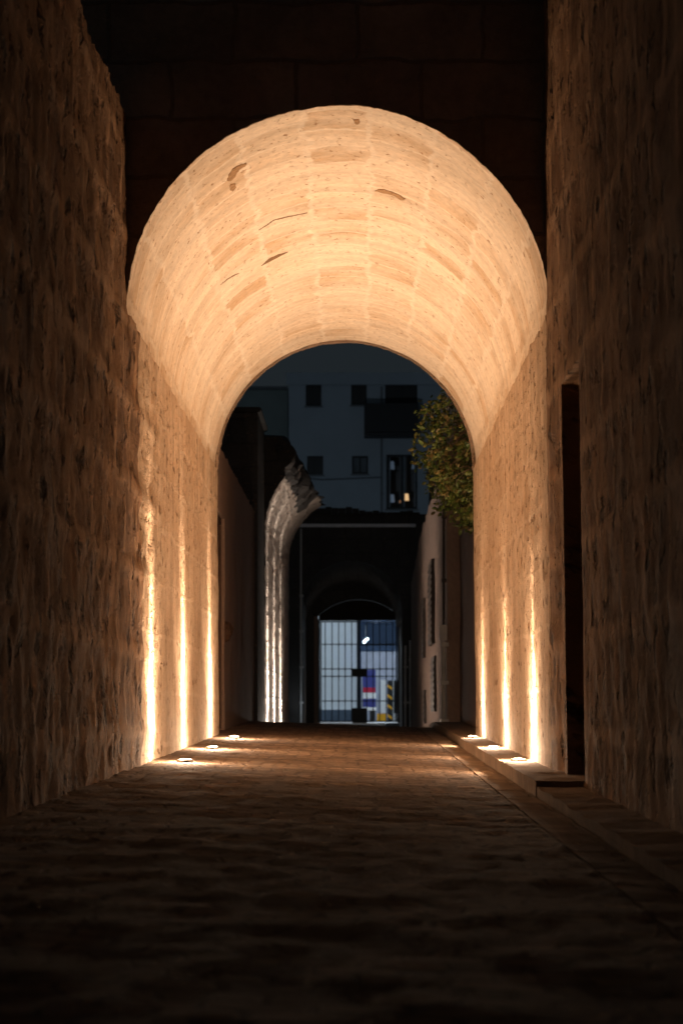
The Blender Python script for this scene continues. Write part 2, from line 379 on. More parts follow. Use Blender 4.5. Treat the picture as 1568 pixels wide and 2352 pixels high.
# ------------------------------------------------------------------ alley walls in front of the passage
def ltop(y):
    return 5.12 - .10 * max(0, min(1, (17.2 - y) / 1.5)) + .07 * fn(y * 1.9, 1, 0, 4) - (.05 if y > 17.1 else 0)
def lf(u, v):
    z = v * ltop(u)
    n = .016 * fn(u * 1.2, z * 1.2, 1, 5) + .009 * N.noise(Vector((u * 6, z * 4, 3))) + .010 * N.noise(Vector((u * 12, z * 9, 5)))
    n += .010 * max(0, N.noise(Vector((u * 3.2, z * 4.2, 8))) - .12) + .030 * min(0, N.noise(Vector((u * 4.5, z * 5.5, 18))) + .18)
    n += erode(u, z, 77)
    return (seam(-1, u, z, -1.655 - .006 * z + n), u, z)
lw = slab('stone_wall', coords(-3, 11, .3)[:-1] + coords(11, 17.499, .05), coords(0, 1, .0105), lf, lambda u, v: (-2.5, u, v * ltop(u)), M_old_dim,
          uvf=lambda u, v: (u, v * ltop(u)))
tag(lw, 'rough pitted stone wall along the left side of the alley before the arch', 'wall')
rw = thing('stone_wall', 'tall rough stone wall with a dark doorway right of the arch', 'wall', (1.43, 15, 0))
DY0, DY1, DZ0, DZ1 = 15.2, 16.5, .30, 2.98
def rf(u, v):
    n = .014 * fn(u * 1.2, v * 1.2, 21, 5) + .008 * N.noise(Vector((u * 6, v * 4, 13))) + .008 * N.noise(Vector((u * 14, v * 9, 15)))
    n += .008 * max(0, N.noise(Vector((u * 3.2, v * 4.2, 28))) - .12) + .024 * min(0, N.noise(Vector((u * 4.5, v * 5.5, 38))) + .22)
    n += .45 * erode(u, v, 87)
    q = min(abs(u - DY0), abs(u - DY1)) if v < DZ1 + .1 else 9
    n *= max(.15, min(1, q / .3))
    if DY0 - .01 < u < DY1 + .01 and abs(v - DZ1) < .01: v += (DY1 - u) * -.01
    return (seam(1, u, v, 1.432 - .0155 * v - n), u, v)
slab('wall', coords(-3, 11, .3)[:-1] + coords(11, 17.499, .055, (DY0, DY1)), coords(0, 7.6, .055, (DZ0, DZ1)), rf, lambda u, v: (2.1, u, v), M_old_dim, rw,
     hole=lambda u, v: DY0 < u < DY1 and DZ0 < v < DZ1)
# splayed stone lintel over the door, timber door leaf set deep in the wall
bm = bmesh.new()
a = [(1.45, DY0 - .0, 2.985), (1.45, DY1, 2.985), (1.62, DY1, 2.90), (1.62, DY0, 2.90)]
b_ = [(1.45, DY0, 3.05), (1.45, DY1, 3.05), (1.62, DY1, 3.05), (1.62, DY0, 3.05)]
A = [bm.verts.new(p) for p in a]; B = [bm.verts.new(p) for p in b_]
bm.faces.new(A); bm.faces.new(B[::-1])
for i in range(4): bm.faces.new((A[i], A[(i + 1) % 4], B[(i + 1) % 4], B[i]))
obj('lintel', bm, M_old_dim, rw)
bm = bmesh.new(); bx(bm, 1.70, 1.76, DY0 + .02, DY1 - .02, DZ0 + .02, 2.93)
for k in range(6):
    y0 = DY0 + .04 + k * .205; bx(bm, 1.685, 1.70, y0, y0 + .19, DZ0 + .05, 2.90, .004)
dr = obj('door', bm, M_wood2, rw)
bm = bmesh.new(); tube(bm, [(1.684, DY0 + .18, 1.35), (1.64, DY0 + .18, 1.35), (1.64, DY0 + .18, 1.23), (1.684, DY0 + .18, 1.23)], .012, 8)
hd = obj('handle', bm, M_steel); hd.parent = dr

# ------------------------------------------------------------------ in-ground uplights
LMAP = [(19.2, 'nearest'), (22.8, 'middle'), (26.9, 'farthest')]
def spot(parent, col, power, size, blend, tilt, z=.045, r=.03):
    ld = bpy.data.lights.new('beam', 'SPOT'); ld.color = col; ld.energy = power; ld.spot_size = math.radians(size); ld.spot_blend = blend
    ld.shadow_soft_size = r
    lo = bpy.data.objects.new('beam', ld); C.objects.link(lo); lo.parent = parent
    lo.location = (0, 0, z); lo.rotation_euler = (math.pi, math.radians(tilt), 0)
    return lo
def uplight(x, y, z, side, col, pn, pw_, label, group, lens, tilt=19, size=37):
    t = thing('uplight', label, 'ground light', (x, y, z), group)
    bm = lathe(bmesh.new(), [(.046, -.05), (.046, .004), (.052, .007), (.066, .006), (.068, .001), (.068, -.05)], (x, y, z))
    obj('trim_ring', bm, M_steel, t)
    bm = lathe(bmesh.new(), [(.045, -.02), (.045, .006), (.038, .009), (.024, .011), (.008, .012)], (x, y, z))
    obj('lens', bm, lens, t)
    # rotation about x by 180 turns the beam upwards; the tilt leans it to its wall
    spot(t, col, pn, size, 1.0, side * (tilt + (2.5 if side < 0 else 0)))
    spot(t, col, pw_, 128, .75, side * 4)
    ld = bpy.data.lights.new('spill', 'POINT'); ld.color = col; ld.energy = pw_ * .28; ld.shadow_soft_size = .02
    lo = bpy.data.objects.new('spill', ld); C.objects.link(lo); lo.parent = t; lo.location = (0, 0, .07)
    return t
M_lens = emis('lit_lens', (1.0, .80, .55), 45); M_lensw = emis('lit_lens_white', (1.0, .97, .90), 20)
for (y, nm) in LMAP:
    uplight(-1.37, y, road_z(-1.37, y) + .016, -1, WARM, UP_NARROW, UP_WIDE, f'glowing round ground light in the road by the left wall, {nm} of the three', 'warm ground lights inside the passage', M_lens)
for (y, nm) in LMAP:
    uplight(1.275, y, base(y) + .110, 1, WARM, UP_NARROW * .9, UP_WIDE, f'glowing round ground light on the raised kerb at right, {nm} of the three', 'warm ground lights inside the passage', M_lens)
for y, nm in ((44.2, 'leftmost'), (47.7, 'middle'), (51.6, 'rightmost')):
    uplight(-1.40, y, road_z(-1.40, y) + .016, -1, WHITE, FAR_NARROW, FAR_WIDE, f'white ground light washing the ruined far wall, {nm} light streak of the three', 'white ground lights under the broken vault', M_lensw, tilt=13, size=34)

for x, y, sd, nm in ((-1.42, 67.3, -1, 'left of the far gateway, washing its pipe'), (-1.10, 76.3, -1, 'by the left jamb of the gate'), (1.10, 76.3, 1, 'by the right jamb of the gate')):
    uplight(x, y, road_z(x, y) + .016, sd, WHITE if y > 70 else COOL, 14 if y > 70 else 320, 14, 'small white ground light ' + nm, 'small ground lights at the far gateway', M_lensw)
# ------------------------------------------------------------------ alley behind the passage, left: garden wall with door
gw = thing('garden_wall', 'brown plastered wall with a tall door just beyond the arch at left', 'wall', (-1.72, 29, .4))
GD0, GD1, GZ0, GZ1 = 28.95, 31.0, .5, 3.22
slab('wall', coords(28.75, 40, .09, (GD0, GD1)), coords(.2, 4.04, .07, (GZ0, GZ1)),
     lambda u, v: (-1.71 + .012 * fn(u, v, 31, 4), u, v + (.03 * fn(u * 2, 0, 3, 3) if v > 4 else 0)), lambda u, v: (-2.15, u, v), M_pldark, gw,
     hole=lambda u, v: GD0 < u < GD1 and GZ0 < v < GZ1)
bm = bmesh.new(); bx(bm, -1.86, -1.80, GD0 + .09, GD1 - .09, GZ0 + .03, GZ1 - .09)
for z0, z1 in ((.62, 1.45), (1.6, 3.0)):
    for y0, y1 in ((29.12, 29.9), (30.02, 30.83)): bx(bm, -1.80, -1.775, y0, y1, z0, z1, .01)
dr = obj('door', bm, M_wood, gw)
bm = bmesh.new(); lathe(bm, [(.012, 0), (.03, .03), (.03, .05), (.01, .06)], (-1.77, 29.97, 1.5)); hd = obj('handle', bm, M_steel); hd.parent = dr
bm = bmesh.new(); bx(bm, -1.85, -1.75, GD0 + .005, GD0 + .085, GZ0 + .03, GZ1 - .005); bx(bm, -1.85, -1.75, GD1 - .085, GD1 - .005, GZ0 + .03, GZ1 - .005)
bx(bm, -1.85, -1.75, GD0 + .086, GD1 - .086, GZ1 - .085, GZ1 - .006); obj('door_frame', bm, M_wood, gw)
bm = bmesh.new(); bmesh.ops.create_icosphere(bm, subdivisions=3, radius=1)
for v in bm.verts:
    q = 1 + .25 * fn(v.co.x * 2, v.co.y * 2, v.co.z * 2, 3)
    v.co = Vector((-1.70 + v.co.x * .09 * q, 31.2 + v.co.y * .12 * q, 1.78 + v.co.z * .13 * q))
obj('corbel', bm, M_wood, gw)
box('door_step', -2.0, -1.70, GD0, GD1, .40, .475, M_dark, gw)

# dark house behind the garden wall
dh = thing('old_house', 'black unlit house rising left of the broken vault', 'house', (-3.5, 41, .3))
slab('wall', coords(-6, -1.66, .2), coords(.2, 5.7, .2), lambda u, v: (u, 40.05 + .03 * fn(u, v, 5), v), lambda u, v: (u, 42.9, v), M_dark, dh)
bm = bmesh.new(); bx(bm, -6.1, -1.60, 40.0, 42.9, 5.71, 5.79, .02); obj('parapet', bm, M_dark, dh)

# ------------------------------------------------------------------ ruined vault, left
rv = thing('ruined_vault', 'broken pale vault fragment leaning over three white light streaks', 'ruin', (-1.65, 43, .3))
def spr(y): return 3.95 + .30 * (y - 43) / 11
def lim(y):
    if y < 53.95: return 41 + 4 * fn(y * 1.1, 3, 0, 2) - (3.5 if y > 51 else 0)
    return 61 + 2 * fn(y * 1.2, 8, 0, 1)
def ruin_ring(y):
    s = spr(y); A = math.radians(lim(y)); R = 1.5; pts = []; uvs = []
    NW, NA, NB = 46, 26, 12
    for i in range(NW):
        z = .1 + (s - .1) * i / NW
        n = .014 * fn(y * .9, z * 1.2, 41, 5) + .020 * N.noise(Vector((y * 1.6, z * 9, 3))) * min(1, z / 3) + .006 * N.noise(Vector((y * 3, z * 4, 43)))
        pts.append((-1.655 + n, z)); uvs.append(z)
    for i in range(NA + 1):
        a = A * i / NA
        n = .014 * fn(y * .7, a * 1.8, 51, 5) * min(1, a / A + .2) + .014 * N.noise(Vector((y * 1.5, a * 12, 5))) + .012 * N.noise(Vector((y * 5, a * 20, 8)))
        r = R - n; pts.append((-.155 - r * math.cos(a), s + r * math.sin(a))); uvs.append(s + a * R)
    x1, z1 = pts[-1]; zt = 5.72 + .13 * fn(y * 1.6, 7, 1, 4) + (.26 if 50 < y < 53.95 else 0)
    if y < 43.9: zt -= .05
    for i in range(1, NB + 1):
        t = i / NB
        bulge = (.16 if y < 46 else .05) * math.sin(t * math.pi) + .16 * fn(y * 1.7, t * 2.4, 61, 2) - (.10 * t if y > 53.9 else -.02)
        bulge += (.22 * min(1, t * 3) if 50.2 < y < 53.95 else 0)
        xx = x1 + bulge * (1 if t < 1 else .5) - .10 * t * t; zz = max(z1 + (zt - z1) * t, z1 + .01 * i) if zt > z1 else z1 + .03 * i
        pts.append((xx, zz)); uvs.append(uvs[-1] + .08)
    zt = pts[-1][1]
    pts += [(-2.2, zt + .06 * fn(y, 9, 9)), (-2.8, zt - .05), (-2.8, .1)]; uvs += [uvs[-1] + .4, uvs[-1] + 1, uvs[-1] + 6]
    return pts, uvs
yr = coords(43, 53.93, .12) + [53.96] + coords(54.05, 58.0, .12)
bm = bmesh.new(); uvl = bm.loops.layers.uv.new('UVMap'); rings = []; RU = []
for y in yr:
    p, u = ruin_ring(y); rings.append([bm.verts.new((x, y + (.05 * fn(x * 4, z * 4, y) if z > 3.9 and y in (yr[0],) else 0), z)) for x, z in p]); RU.append(u)
for k in range(len(yr) - 1):
    a, b = rings[k], rings[k + 1]; n = len(a)
    for i in range(n):
        j = (i + 1) % n; f = bm.faces.new((a[i], a[j], b[j], b[i])); u0 = RU[k][i]; u1 = RU[k][j] if j else u0 + 1
        for lp, q in zip(f.loops, ((yr[k], u0), (yr[k], u1), (yr[k + 1], u1), (yr[k + 1], u0))): lp[uvl].uv = q
for r, yy in ((rings[0][::-1], 0), (rings[-1], 1)):
    f = bm.faces.new(r)
    for lp in f.loops: lp[uvl].uv = (lp.vert.co.x, lp.vert.co.z)
mo = obj('masonry', bm, M_ruin, rv, sharp=45); mo.data.materials.append(M_dark)
NR = 46 + 26 + 1 + 12 + 3
for k, p in enumerate(mo.data.polygons):
    if k >= NR * (len(yr) - 1) or (k % NR) >= 72: p.material_index = 1
# loose core stones showing in the broken face
cs = [(42.96, -1.38, 5.40, .08), (45.2, -1.36, 5.45, .12), (47.5, -1.36, 5.40, .12), (50, -1.28, 5.5, .13)]
for q_, (y, x, z, s0) in enumerate(cs):
    bm = bmesh.new(); bmesh.ops.create_icosphere(bm, subdivisions=2, radius=1); off = q_ * 7.3
    for v in bm.verts:
        k = 1 + .45 * fn(v.co.x * 1.3 + off, v.co.y * 1.3, v.co.z * 1.3, 2)
        v.co = Vector((x + v.co.x * s0 * k, y + v.co.y * s0 * 1.1 * k, z + v.co.z * s0 * .9 * k))
    obj('core_stone', bm, M_dark, rv, sharp=25)

# ------------------------------------------------------------------ alley behind the passage, right: long wall
rl = thing('alley_wall', 'long pinkish plastered wall with dark shutters beyond the arch at right', 'wall', (1.4, 45, .3))
def rt(y): return 4.86 + .10 * fn(y * .7, 12, 0, 4) - (.5 * max(0, (y - 57) / 10) if y > 57 else 0)
def rlx(y):
    if y < 38: return 1.60
    return 1.395 + .0035 * max(0, y - 40)
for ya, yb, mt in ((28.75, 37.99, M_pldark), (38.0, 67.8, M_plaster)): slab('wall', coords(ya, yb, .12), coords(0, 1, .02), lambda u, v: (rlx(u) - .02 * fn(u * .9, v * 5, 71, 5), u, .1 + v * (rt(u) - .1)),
     lambda u, v: (rlx(u) + .35, u, .1 + v * (rt(u) - .1)), mt, rl, uvf=lambda u, v: (u, v * 4.8))
def shutter(y0, y1, z0, z1, out=.05, slant=0):
    x = rlx(y0); bm = bmesh.new()
    bx(bm, x - out, x + .02, y0, y1, z0, z1, .008)
    n = int((z1 - z0) / .12)
    for k in range(n): z = z0 + .06 + k * (z1 - z0 - .1) / n; bx(bm, x - out - .012, x - out, y0 + .08, y1 - .08, z, z + .05)
    obj('shutter', bm, M_shut, rl)
shutter(44.3, 46.4, 2.0, 3.55, .07); shutter(43.3, 45.2, .75, 1.75, .05); shutter(51.2, 52.2, 1.9, 3.15, .06); shutter(50.6, 51.4, .5, 1.2, .05)
def pipe(x, y, z0, z1, r, mat, parent, brk=()):
    bm = bmesh.new(); tube(bm, [(x, y, z0), (x, y, z1)], r, 10)
    for z in brk: bx(bm, x - r * 1.5, x + r * 2.2, y - r * 1.3, y + r * 1.3, z - .03, z + .03, .004)
    return obj('drainpipe', bm, mat, parent)
pipe(1.34, 37.9, .35, 1.85, .035, M_pipe, rl, (.6, 1.2, 1.8))
box('meter_box', 1.27, 1.39, 37.75, 37.99, 1.86, 2.10, M_pipe, rl, .01)
pipe(1.34, 37.9, 2.11, 4.5, .02, M_shut, rl, (2.8, 3.8))
# unlit house behind that wall
rh = thing('unlit_house', 'black unlit house side above the plastered wall at right', 'house', (3, 50, .3))
slab('wall', coords(36, 61, .6), coords(.2, 6.6, .4), lambda u, v: (1.78 + .03 * fn(u, v, 5), u, v), lambda u, v: (4.5, u, v), M_dark, rh)
bm = bmesh.new(); bx(bm, 1.70, 4.6, 35.9, 61.1, 6.61, 6.72, .02); obj('roof', bm, M_dark, rh)

# ------------------------------------------------------------------ hanging bush
bu = thing('climbing_bush', 'leafy green bush hanging over the wall top right of the far view', 'bush', (1.5, 30.5, 3.2))
prof = [(4.74, .98), (4.6, .86), (4.45, .80), (4.3, .74), (4.2, .70), (4.05, .74), (3.9, .82), (3.75, .89), (3.6, .98), (3.45, 1.08), (3.3, 1.20), (3.15, 1.34)]
def bleft(z):
    if z >= prof[0][0]: return prof[0][1]
    for (z1, x1), (z2, x2) in zip(prof, prof[1:]):
        if z2 <= z <= z1: return x2 + (x1 - x2) * (z - z2) / (z1 - z2)
    return 1.5
bl = bmesh.new(); stems = bmesh.new(); cl = []
for k in range(330):
    z = random.uniform(3.22, 4.66); xl_ = bleft(z); x = random.uniform(xl_, 1.62); y = random.uniform(29.5, 32.6)
    if x < xl_ + .12 and random.random() < .55: continue
    cl.append(Vector((x, y, z)))
for i, c in enumerate(cl):
    root = Vector((1.62, c.y + random.uniform(-.2, .2), min(4.7, c.z + random.uniform(.0, .5))))
    mid = (root + c) / 2 + Vector((random.uniform(-.05, .05), random.uniform(-.1, .1), random.uniform(.02, .12)))
    if i % 2 == 0: tube(stems, [root, mid, c, c + Vector((random.uniform(-.08, .02), random.uniform(-.05, .05), random.uniform(-.12, .05)))], [.007, .005, .003, .0015], 5)
    dens = random.randint(9, 18)
    for _ in range(dens):
        p = c + Vector((random.gauss(0, .055), random.gauss(0, .12), random.gauss(0, .06)))
        if random.random() < .04: p.x -= .07
        L_ = random.uniform(.035, .080) * (1.3 if random.random() < .1 else 1); Wd = L_ * random.uniform(.5, .7)
        d = Vector((random.gauss(-.3, .7), random.gauss(-.2, .6), random.gauss(-.5, .6))).normalized()
        s = d.cross(Vector((random.gauss(0, .6), random.gauss(-1, .5), random.gauss(.6, .6)))).normalized(); nrm = d.cross(s)
        v0 = bl.verts.new(p); v1 = bl.verts.new(p + d * L_ * .35 + s * Wd * .5 + nrm * .004); v2 = bl.verts.new(p + d * L_ * .75 + s * Wd * .35 + nrm * .003)
        v3 = bl.verts.new(p + d * L_); v4 = bl.verts.new(p + d * L_ * .75 - s * Wd * .35 + nrm * .003); v5 = bl.verts.new(p + d * L_ * .35 - s * Wd * .5 + nrm * .004)
        vm = bl.verts.new(p + d * L_ * .5 - nrm * .004)
        for a_, b_2 in ((v0, v1), (v1, v2), (v2, v3), (v3, v4), (v4, v5), (v5, v0)): bl.faces.new((a_, b_2, vm))
mL, t, b = newmat('leaves'); L = t.links
ge = t.nodes.new('ShaderNodeNewGeometry'); cr = t.nodes.new('ShaderNodeValToRGB'); e = cr.color_ramp.elements
e[0].position = 0; e[0].color = (.045, .075, .012, 1); e[1].position = 1; e[1].color = (.13, .12, .025, 1)
q = cr.color_ramp.elements.new(.6); q.color = (.085, .125, .020, 1); q = cr.color_ramp.elements.new(.93); q.color = (.15, .11, .035, 1)
L.new(ge.outputs['Random Per Island'], cr.inputs[0]); L.new(cr.outputs[0], b.inputs['Base Color']); b.inputs['Roughness'].default_value = .5
obj('foliage', bl, mL, bu, smooth=False); obj('stems', stems, M_stem, bu)

# ------------------------------------------------------------------ far gateway building
YP = 68.0; pg = thing('gateway_building', 'dark stone gateway with a low arch closing the far end of the alley', 'building', (-.15, YP, .2))
pcx, pR, pzs = -.20, 1.44, 3.55
facade(YP, YP + .8, -3.2, 3.0, 6.30, M_dark, pR, pg, cx=pcx, zs=pzs, amp=.01, name='front_wall', seed=9)
box('jamb', -3.2, pcx - pR, YP, YP + .8, .1, pzs - .002, M_dark, pg, .01)
box('jamb', pcx + pR, 3.0, YP, YP + .8, .1, pzs - .002, M_dark, pg, .01)
bm = bmesh.new(); bx(bm, -3.3, 1.62, YP - .16, YP, wz(1211, YP), wz(1204, YP), .015); obj('ledge', bm, M_ledge, pg)
bm = bmesh.new()
for k in range(26): x = -3.2 + k * .19; bx(bm, x, x + .185, YP - .1, YP + .3, 6.301, 6.34 + .06 * random.random() + (.1 if x < 0 else 0), .01)
obj('coping', bm, M_dark, pg)
slab('vault', coords(0, math.pi, .06), coords(YP + .81, 80.2, .5), lambda a, y: (pcx + (pR + .02) * math.cos(a), y, pzs + (pR + .02) * math.sin(a)),
     lambda a, y: (pcx + (pR + .4) * math.cos(a), y, pzs + (pR + .4) * math.sin(a)), M_dark, pg, uvf=lambda a, y: (y, a * 1.4))
box('side_wall', -3.0, pcx - pR - .02, YP + .81, 80.2, .1, pzs, M_dark, pg)
box('side_wall', pcx + pR + .02 + .12, 3.0, YP + .81, 80.2, .1, pzs, M_dark, pg)
pipe(-1.60, YP - .06, .2, wz(1215, YP), .03, M_pipe, pg, (1, 2, 3, 4)).name = 'conduit'
pipe(1.33, YP - .05, .2, 2.6, .035, M_pipe, pg, (1, 2)).name = 'conduit'
pipe(1.46, YP - .05, .2, 2.75, .03, M_pipe, pg, (1, 2.2)).name = 'conduit'
box('pier', -1.75, -1.46, 79.0, 80.2, .1, 5.0, M_dark, pg, .01)
# end arch with lunette round the gate
YG = 80.4; gx0, gx1 = wx(730, YG), wx(917, YG); gzs, gza = wz(1415, YG), wz(1377, YG)
gc = (gx0 + gx1) / 2; hw = (gx1 - gx0) / 2; rise = gza - gzs; GR = (hw * hw + rise * rise) / (2 * rise); gzc = gza - GR
am = math.asin(hw / GR)
def seg(a, t, y):
    th = math.pi / 2 - a; r = GR
    x, z = gc + r * math.cos(th), gzc + r * math.sin(th)
    return (x + (x - gc) * t * 1.2, y, z + t * (5.3 - z))
slab('end_wall', coords(-am, am, am / 24), [0, .1, .5, 1], lambda a, t: seg(a, t, YG - .15), lambda a, t: seg(a, t, YG + .45), M_dark, pg, uvf=lambda a, t: (a * GR, t))
box('end_jamb', -3.2, gx0, YG - .15, YG + .45, .1, gzs, M_plaster, pg, .01)
box('end_jamb', gx1, 3.2, YG - .15, YG + .45, .1, gzs, M_plaster, pg, .01)
GZT = wz(1426, YG)
box('end_backing', -3.2, gx0 - .01, YG + .46, YG + .6, gzs - .1, 5.6, M_dark, pg); box('end_backing', gx1 + .01, 3.2, YG + .46, YG + .6, gzs - .1, 5.6, M_dark, pg)
bm = bmesh.new(); pts = [(gc + GR * math.cos(math.pi / 2 - a), gzc + GR * math.sin(math.pi / 2 - a) - .02) for a in coords(-am * .97, am * .97, am / 12)]
pts = [(pts[0][0], GZT + .02)] + pts + [(pts[-1][0], GZT + .02)]
A = [bm.verts.new((x, YG + .0, z)) for x, z in pts]; B = [bm.verts.new((x, YG + .12, z)) for x, z in pts]; n = len(A)
bm.faces.new(A); bm.faces.new(B[::-1])
for i in range(n): bm.faces.new((A[i], A[(i + 1) % n], B[(i + 1) % n], B[i]))
obj('lunette', bm, M_wood2, pg)

# ------------------------------------------------------------------ barred gate
gt = thing('iron_gate', 'closed dark iron bar gate with centre lock plate at the alley end', 'gate', (gc, YG, .3))
xl_, xr_ = wx(734.5, YG), wx(912.5, YG); GB = .36
bm = bmesh.new(); bx(bm, gx0 + .004, xl_, YG - .03, YG + .05, GB, GZT); bx(bm, xr_, gx1 - .004, YG - .03, YG + .05, GB, GZT); bx(bm, gx0 + .004, gx1 - .004, YG - .028, YG + .048, GZT + .001, GZT + .06)
obj('gate_frame', bm, M_iron, gt)
gm = wx(823.5, YG)
D3 = lambda c: wx(660 + .2014 * c, YG)
for x0, x1, bars in ((xl_ + .01, gm - .004, (430, 508, 583, 657, 732)), (gm + .004, xr_ - .01, (903, 975, 1050, 1125, 1197))):
    bm = bmesh.new()
    for (a_, b_2) in ((x0, x0 + .045), (x1 - .05, x1)): bx(bm, a_, b_2, YG - .02, YG + .03, GB + .03, GZT - .01, .004)
    bx(bm, x0 + .046, x1 - .051, YG - .018, YG + .028, GZT - .05, GZT - .012); bx(bm, x0 + .046, x1 - .051, YG - .018, YG + .028, GB + .035, GB + .08)
    lf_ = obj('gate_leaf', bm, M_iron, gt)
    for c in bars:
        bm = bmesh.new(); x = D3(c); tube(bm, [(x, YG, GB + .08), (x, YG, GZT - .05)], .016, 8)
        for zr in (1480, 1536.5, 1553.6, 1610): bx(bm, x - .028, x + .028, YG - .022, YG + .022, wz(zr, YG) - .035, wz(zr, YG) + .035, .006)
        o = obj('bar', bm, M_iron, lf_); o.location = -Vector(gt.location) - Vector(lf_.location)
        o.location = (0, 0, 0)
    for zr in (1480, 1536.5, 1553.6, 1610):
        bm = bmesh.new(); z = wz(zr, YG); bx(bm, x0 + .046, x1 - .051, YG - .010, YG + .010, z - .016, z + .016)
        o = obj('rail', bm, M_iron, lf_); o.location = (0, 0, 0)
box('lock_plate', wx(808.5, YG), wx(843, YG), YG - .09, YG - .031, wz(1553.6, YG), wz(1537, YG), M_iron, gt, .01)
box('kick_plate', wx(808.5, YG), wx(842.5, YG), YG - .09, YG - .031, GB, wz(1626, YG), M_iron, gt, .01)

# ------------------------------------------------------------------ street beyond the gate
wb = thing('white_building', 'pale lit wall of a building seen through the left half of the gate', 'building', (-5, 101, .33))
box('wall', -12, wx(819, 100), 100, 108, .33, 4.95, M_white, wb, .02)
box('corner_post', wx(819.5, 100), wx(829, 100), 99.9, 100.4, .33, 4.9, M_navy, wb, .02)
bm = bmesh.new(); 
pw_x0, pw_x1 = wx(742, 97), wx(812, 97)
bx(bm, -6, pw_x1, 97, 97.25, .33, wz(1630, 97))
for k in range(14): x = pw_x0 + k * .11 * 1.0; bx(bm, x, x + .09, 96.97, 97, .36, wz(1632, 97), .004)
lwall = obj('low_wall', bm, M_slate); tag(lwall, 'low slate-blue panelled wall in the street behind the left gate leaf', 'wall')
gb = thing('garage_building', 'blue-grey garage front with a roller shutter seen through the right gate half', 'building', (1.5, 104, .33))
bm = bmesh.new(); bx(bm, wx(829, 104), 8, 104, 104.2, .33, wz(1497, 104))
for k in range(22): z = .4 + k * .125; bx(bm, wx(829, 104) + .02, 7.9, 103.98, 104, z, z + .1, .01)
obj('roller_shutter', bm, M_lilac, gb)
box('beam', wx(829, 104), 8, 103.6, 104.1, wz(1496, 104), wz(1483, 104), M_navy, gb, .02)
box('soffit_wall', wx(829, 104), 8, 104.3, 104.6, wz(1483, 104), 5.6, M_navy, gb)
box('canopy', wx(829, 104), 8, 100.2, 104.2, 4.51, 4.6, M_navy, gb)
# fluorescent tube hanging under the canopy, the street's lit lamp
tl = thing('tube_lamp', 'short bright white tube lamp seen through the gate', 'lamp', (wx(839, 101), 101, wz(1472, 101)))
cx_, cz_ = wx(839.5, 101), wz(1471, 101)
M_tube = emis('lit_tube', (.72, .93, 1.0), 5)
bm = bmesh.new(); tube(bm, [(cx_ - .075, 101.1, cz_ - .07), (cx_ + .075, 100.9, cz_ + .07)], .055, 12); obj('tube', bm, M_tube, tl)
bm = bmesh.new(); tube(bm, [(cx_, 101, cz_ + .09), (cx_, 101, 4.34)], .012, 6); obj('hanger', bm, M_iron, tl)
ld = bpy.data.lights.new('glow', 'POINT'); ld.energy = 620; ld.color = COOL; ld.shadow_soft_size = .15
lo = bpy.data.objects.new('glow', ld); C.objects.link(lo); lo.parent = tl; lo.location = (.5, -1.0, -.5)
# unseen street lamp on a post, added to light the far street and flats
def added_street_lamp(x, y, h, power, label):
    t = thing('added_street_lamp', label, 'street lamp', (x, y, .33), 'added lamp lighting the far street')
    bm = bmesh.new(); tube(bm, [(x, y, .33), (x, y, 1.2), (x, y, h - .3), (x + .1, y, h), (x + .5, y, h + .12)], [.09, .06, .045, .04, .035], 12); obj('post', bm, M_iron, t)
    bm = bmesh.new(); bx(bm, x + .45, x + 1.05, y - .13, y + .13, h + .08, h + .18, .03); obj('head', bm, M_iron, t)
    bm = bmesh.new(); bx(bm, x + .5, x + 1.0, y - .1, y + .1, h + .05, h + .079); obj('lens', bm, emis('added_lamp_lens', COOL, 8), t)
    ld = bpy.data.lights.new('glow', 'POINT'); ld.energy = power; ld.color = COOL; ld.shadow_soft_size = .2
    lo = bpy.data.objects.new('glow', ld); C.objects.link(lo); lo.parent = t; lo.location = (.75, 0, h - .33 - .1)
added_street_lamp(-3.6, 91.5, 6.6, 1600, 'added tall street lamp, unseen behind the gateway, lighting the far flats')
# cabinet with coloured bands
cb = thing('vending_cabinet', 'upright blue cabinet with red and white bands behind the gate centre', 'cabinet', (wx(846, 99), 99, .33))
x0, x1 = wx(832, 99), wx(862.5, 99); Z = lambda c: wz(1320 + .2014 * c, 99)
box('body', x0, x1, 99.0, 99.7, Z(1530), Z(1083), M_blue, cb, .015)
box('red_band', x0 + .03, x1 - .02, 98.985, 98.999, Z(1345), Z(1287), M_red, cb)
box('white_band', x0 + .01, x1 + .01, 98.98, 98.999, Z(1412), Z(1347), M_paint, cb)
box('side_trim', x0 - .03, x0 + .02, 98.97, 98.979, Z(1530), Z(1250), M_lilac, cb)
box('bumper', x0 - .02, x1 + .03, 98.9, 98.97, Z(1548), Z(1512), M_paint, cb, .01)
bm = bmesh.new(); bx(bm, x0 + .3, x1 - .02, 99.0, 99.5, .36, Z(1549)); 
obj('plinth', bm, M_black, cb)
pl = thing('barrier_post', 'white square post on a yellow base beyond the gate at right', 'post', (wx(880, 98), 98, .33))
box('post', wx(874, 98), wx(886.5, 98), 98, 98.22, wz(1638, 98), wz(1562, 98), M_paint, pl, .01)
box('base', wx(865.5, 98), wx(886.8, 98), 97.95, 98.3, .33, wz(1639, 98), M_yellow, pl, .01)
sp_ = thing('striped_panel', 'black and yellow diagonally striped panel beyond the gate at right', 'barrier', (wx(896, 98), 98, .33))
x0, x1 = wx(889.5, 98), wx(901.5, 98); z1_ = wz(1563, 98)
box('panel', x0, x1, 98.02, 98.12, .33, z1_, M_black, sp_, .004)
z = .40
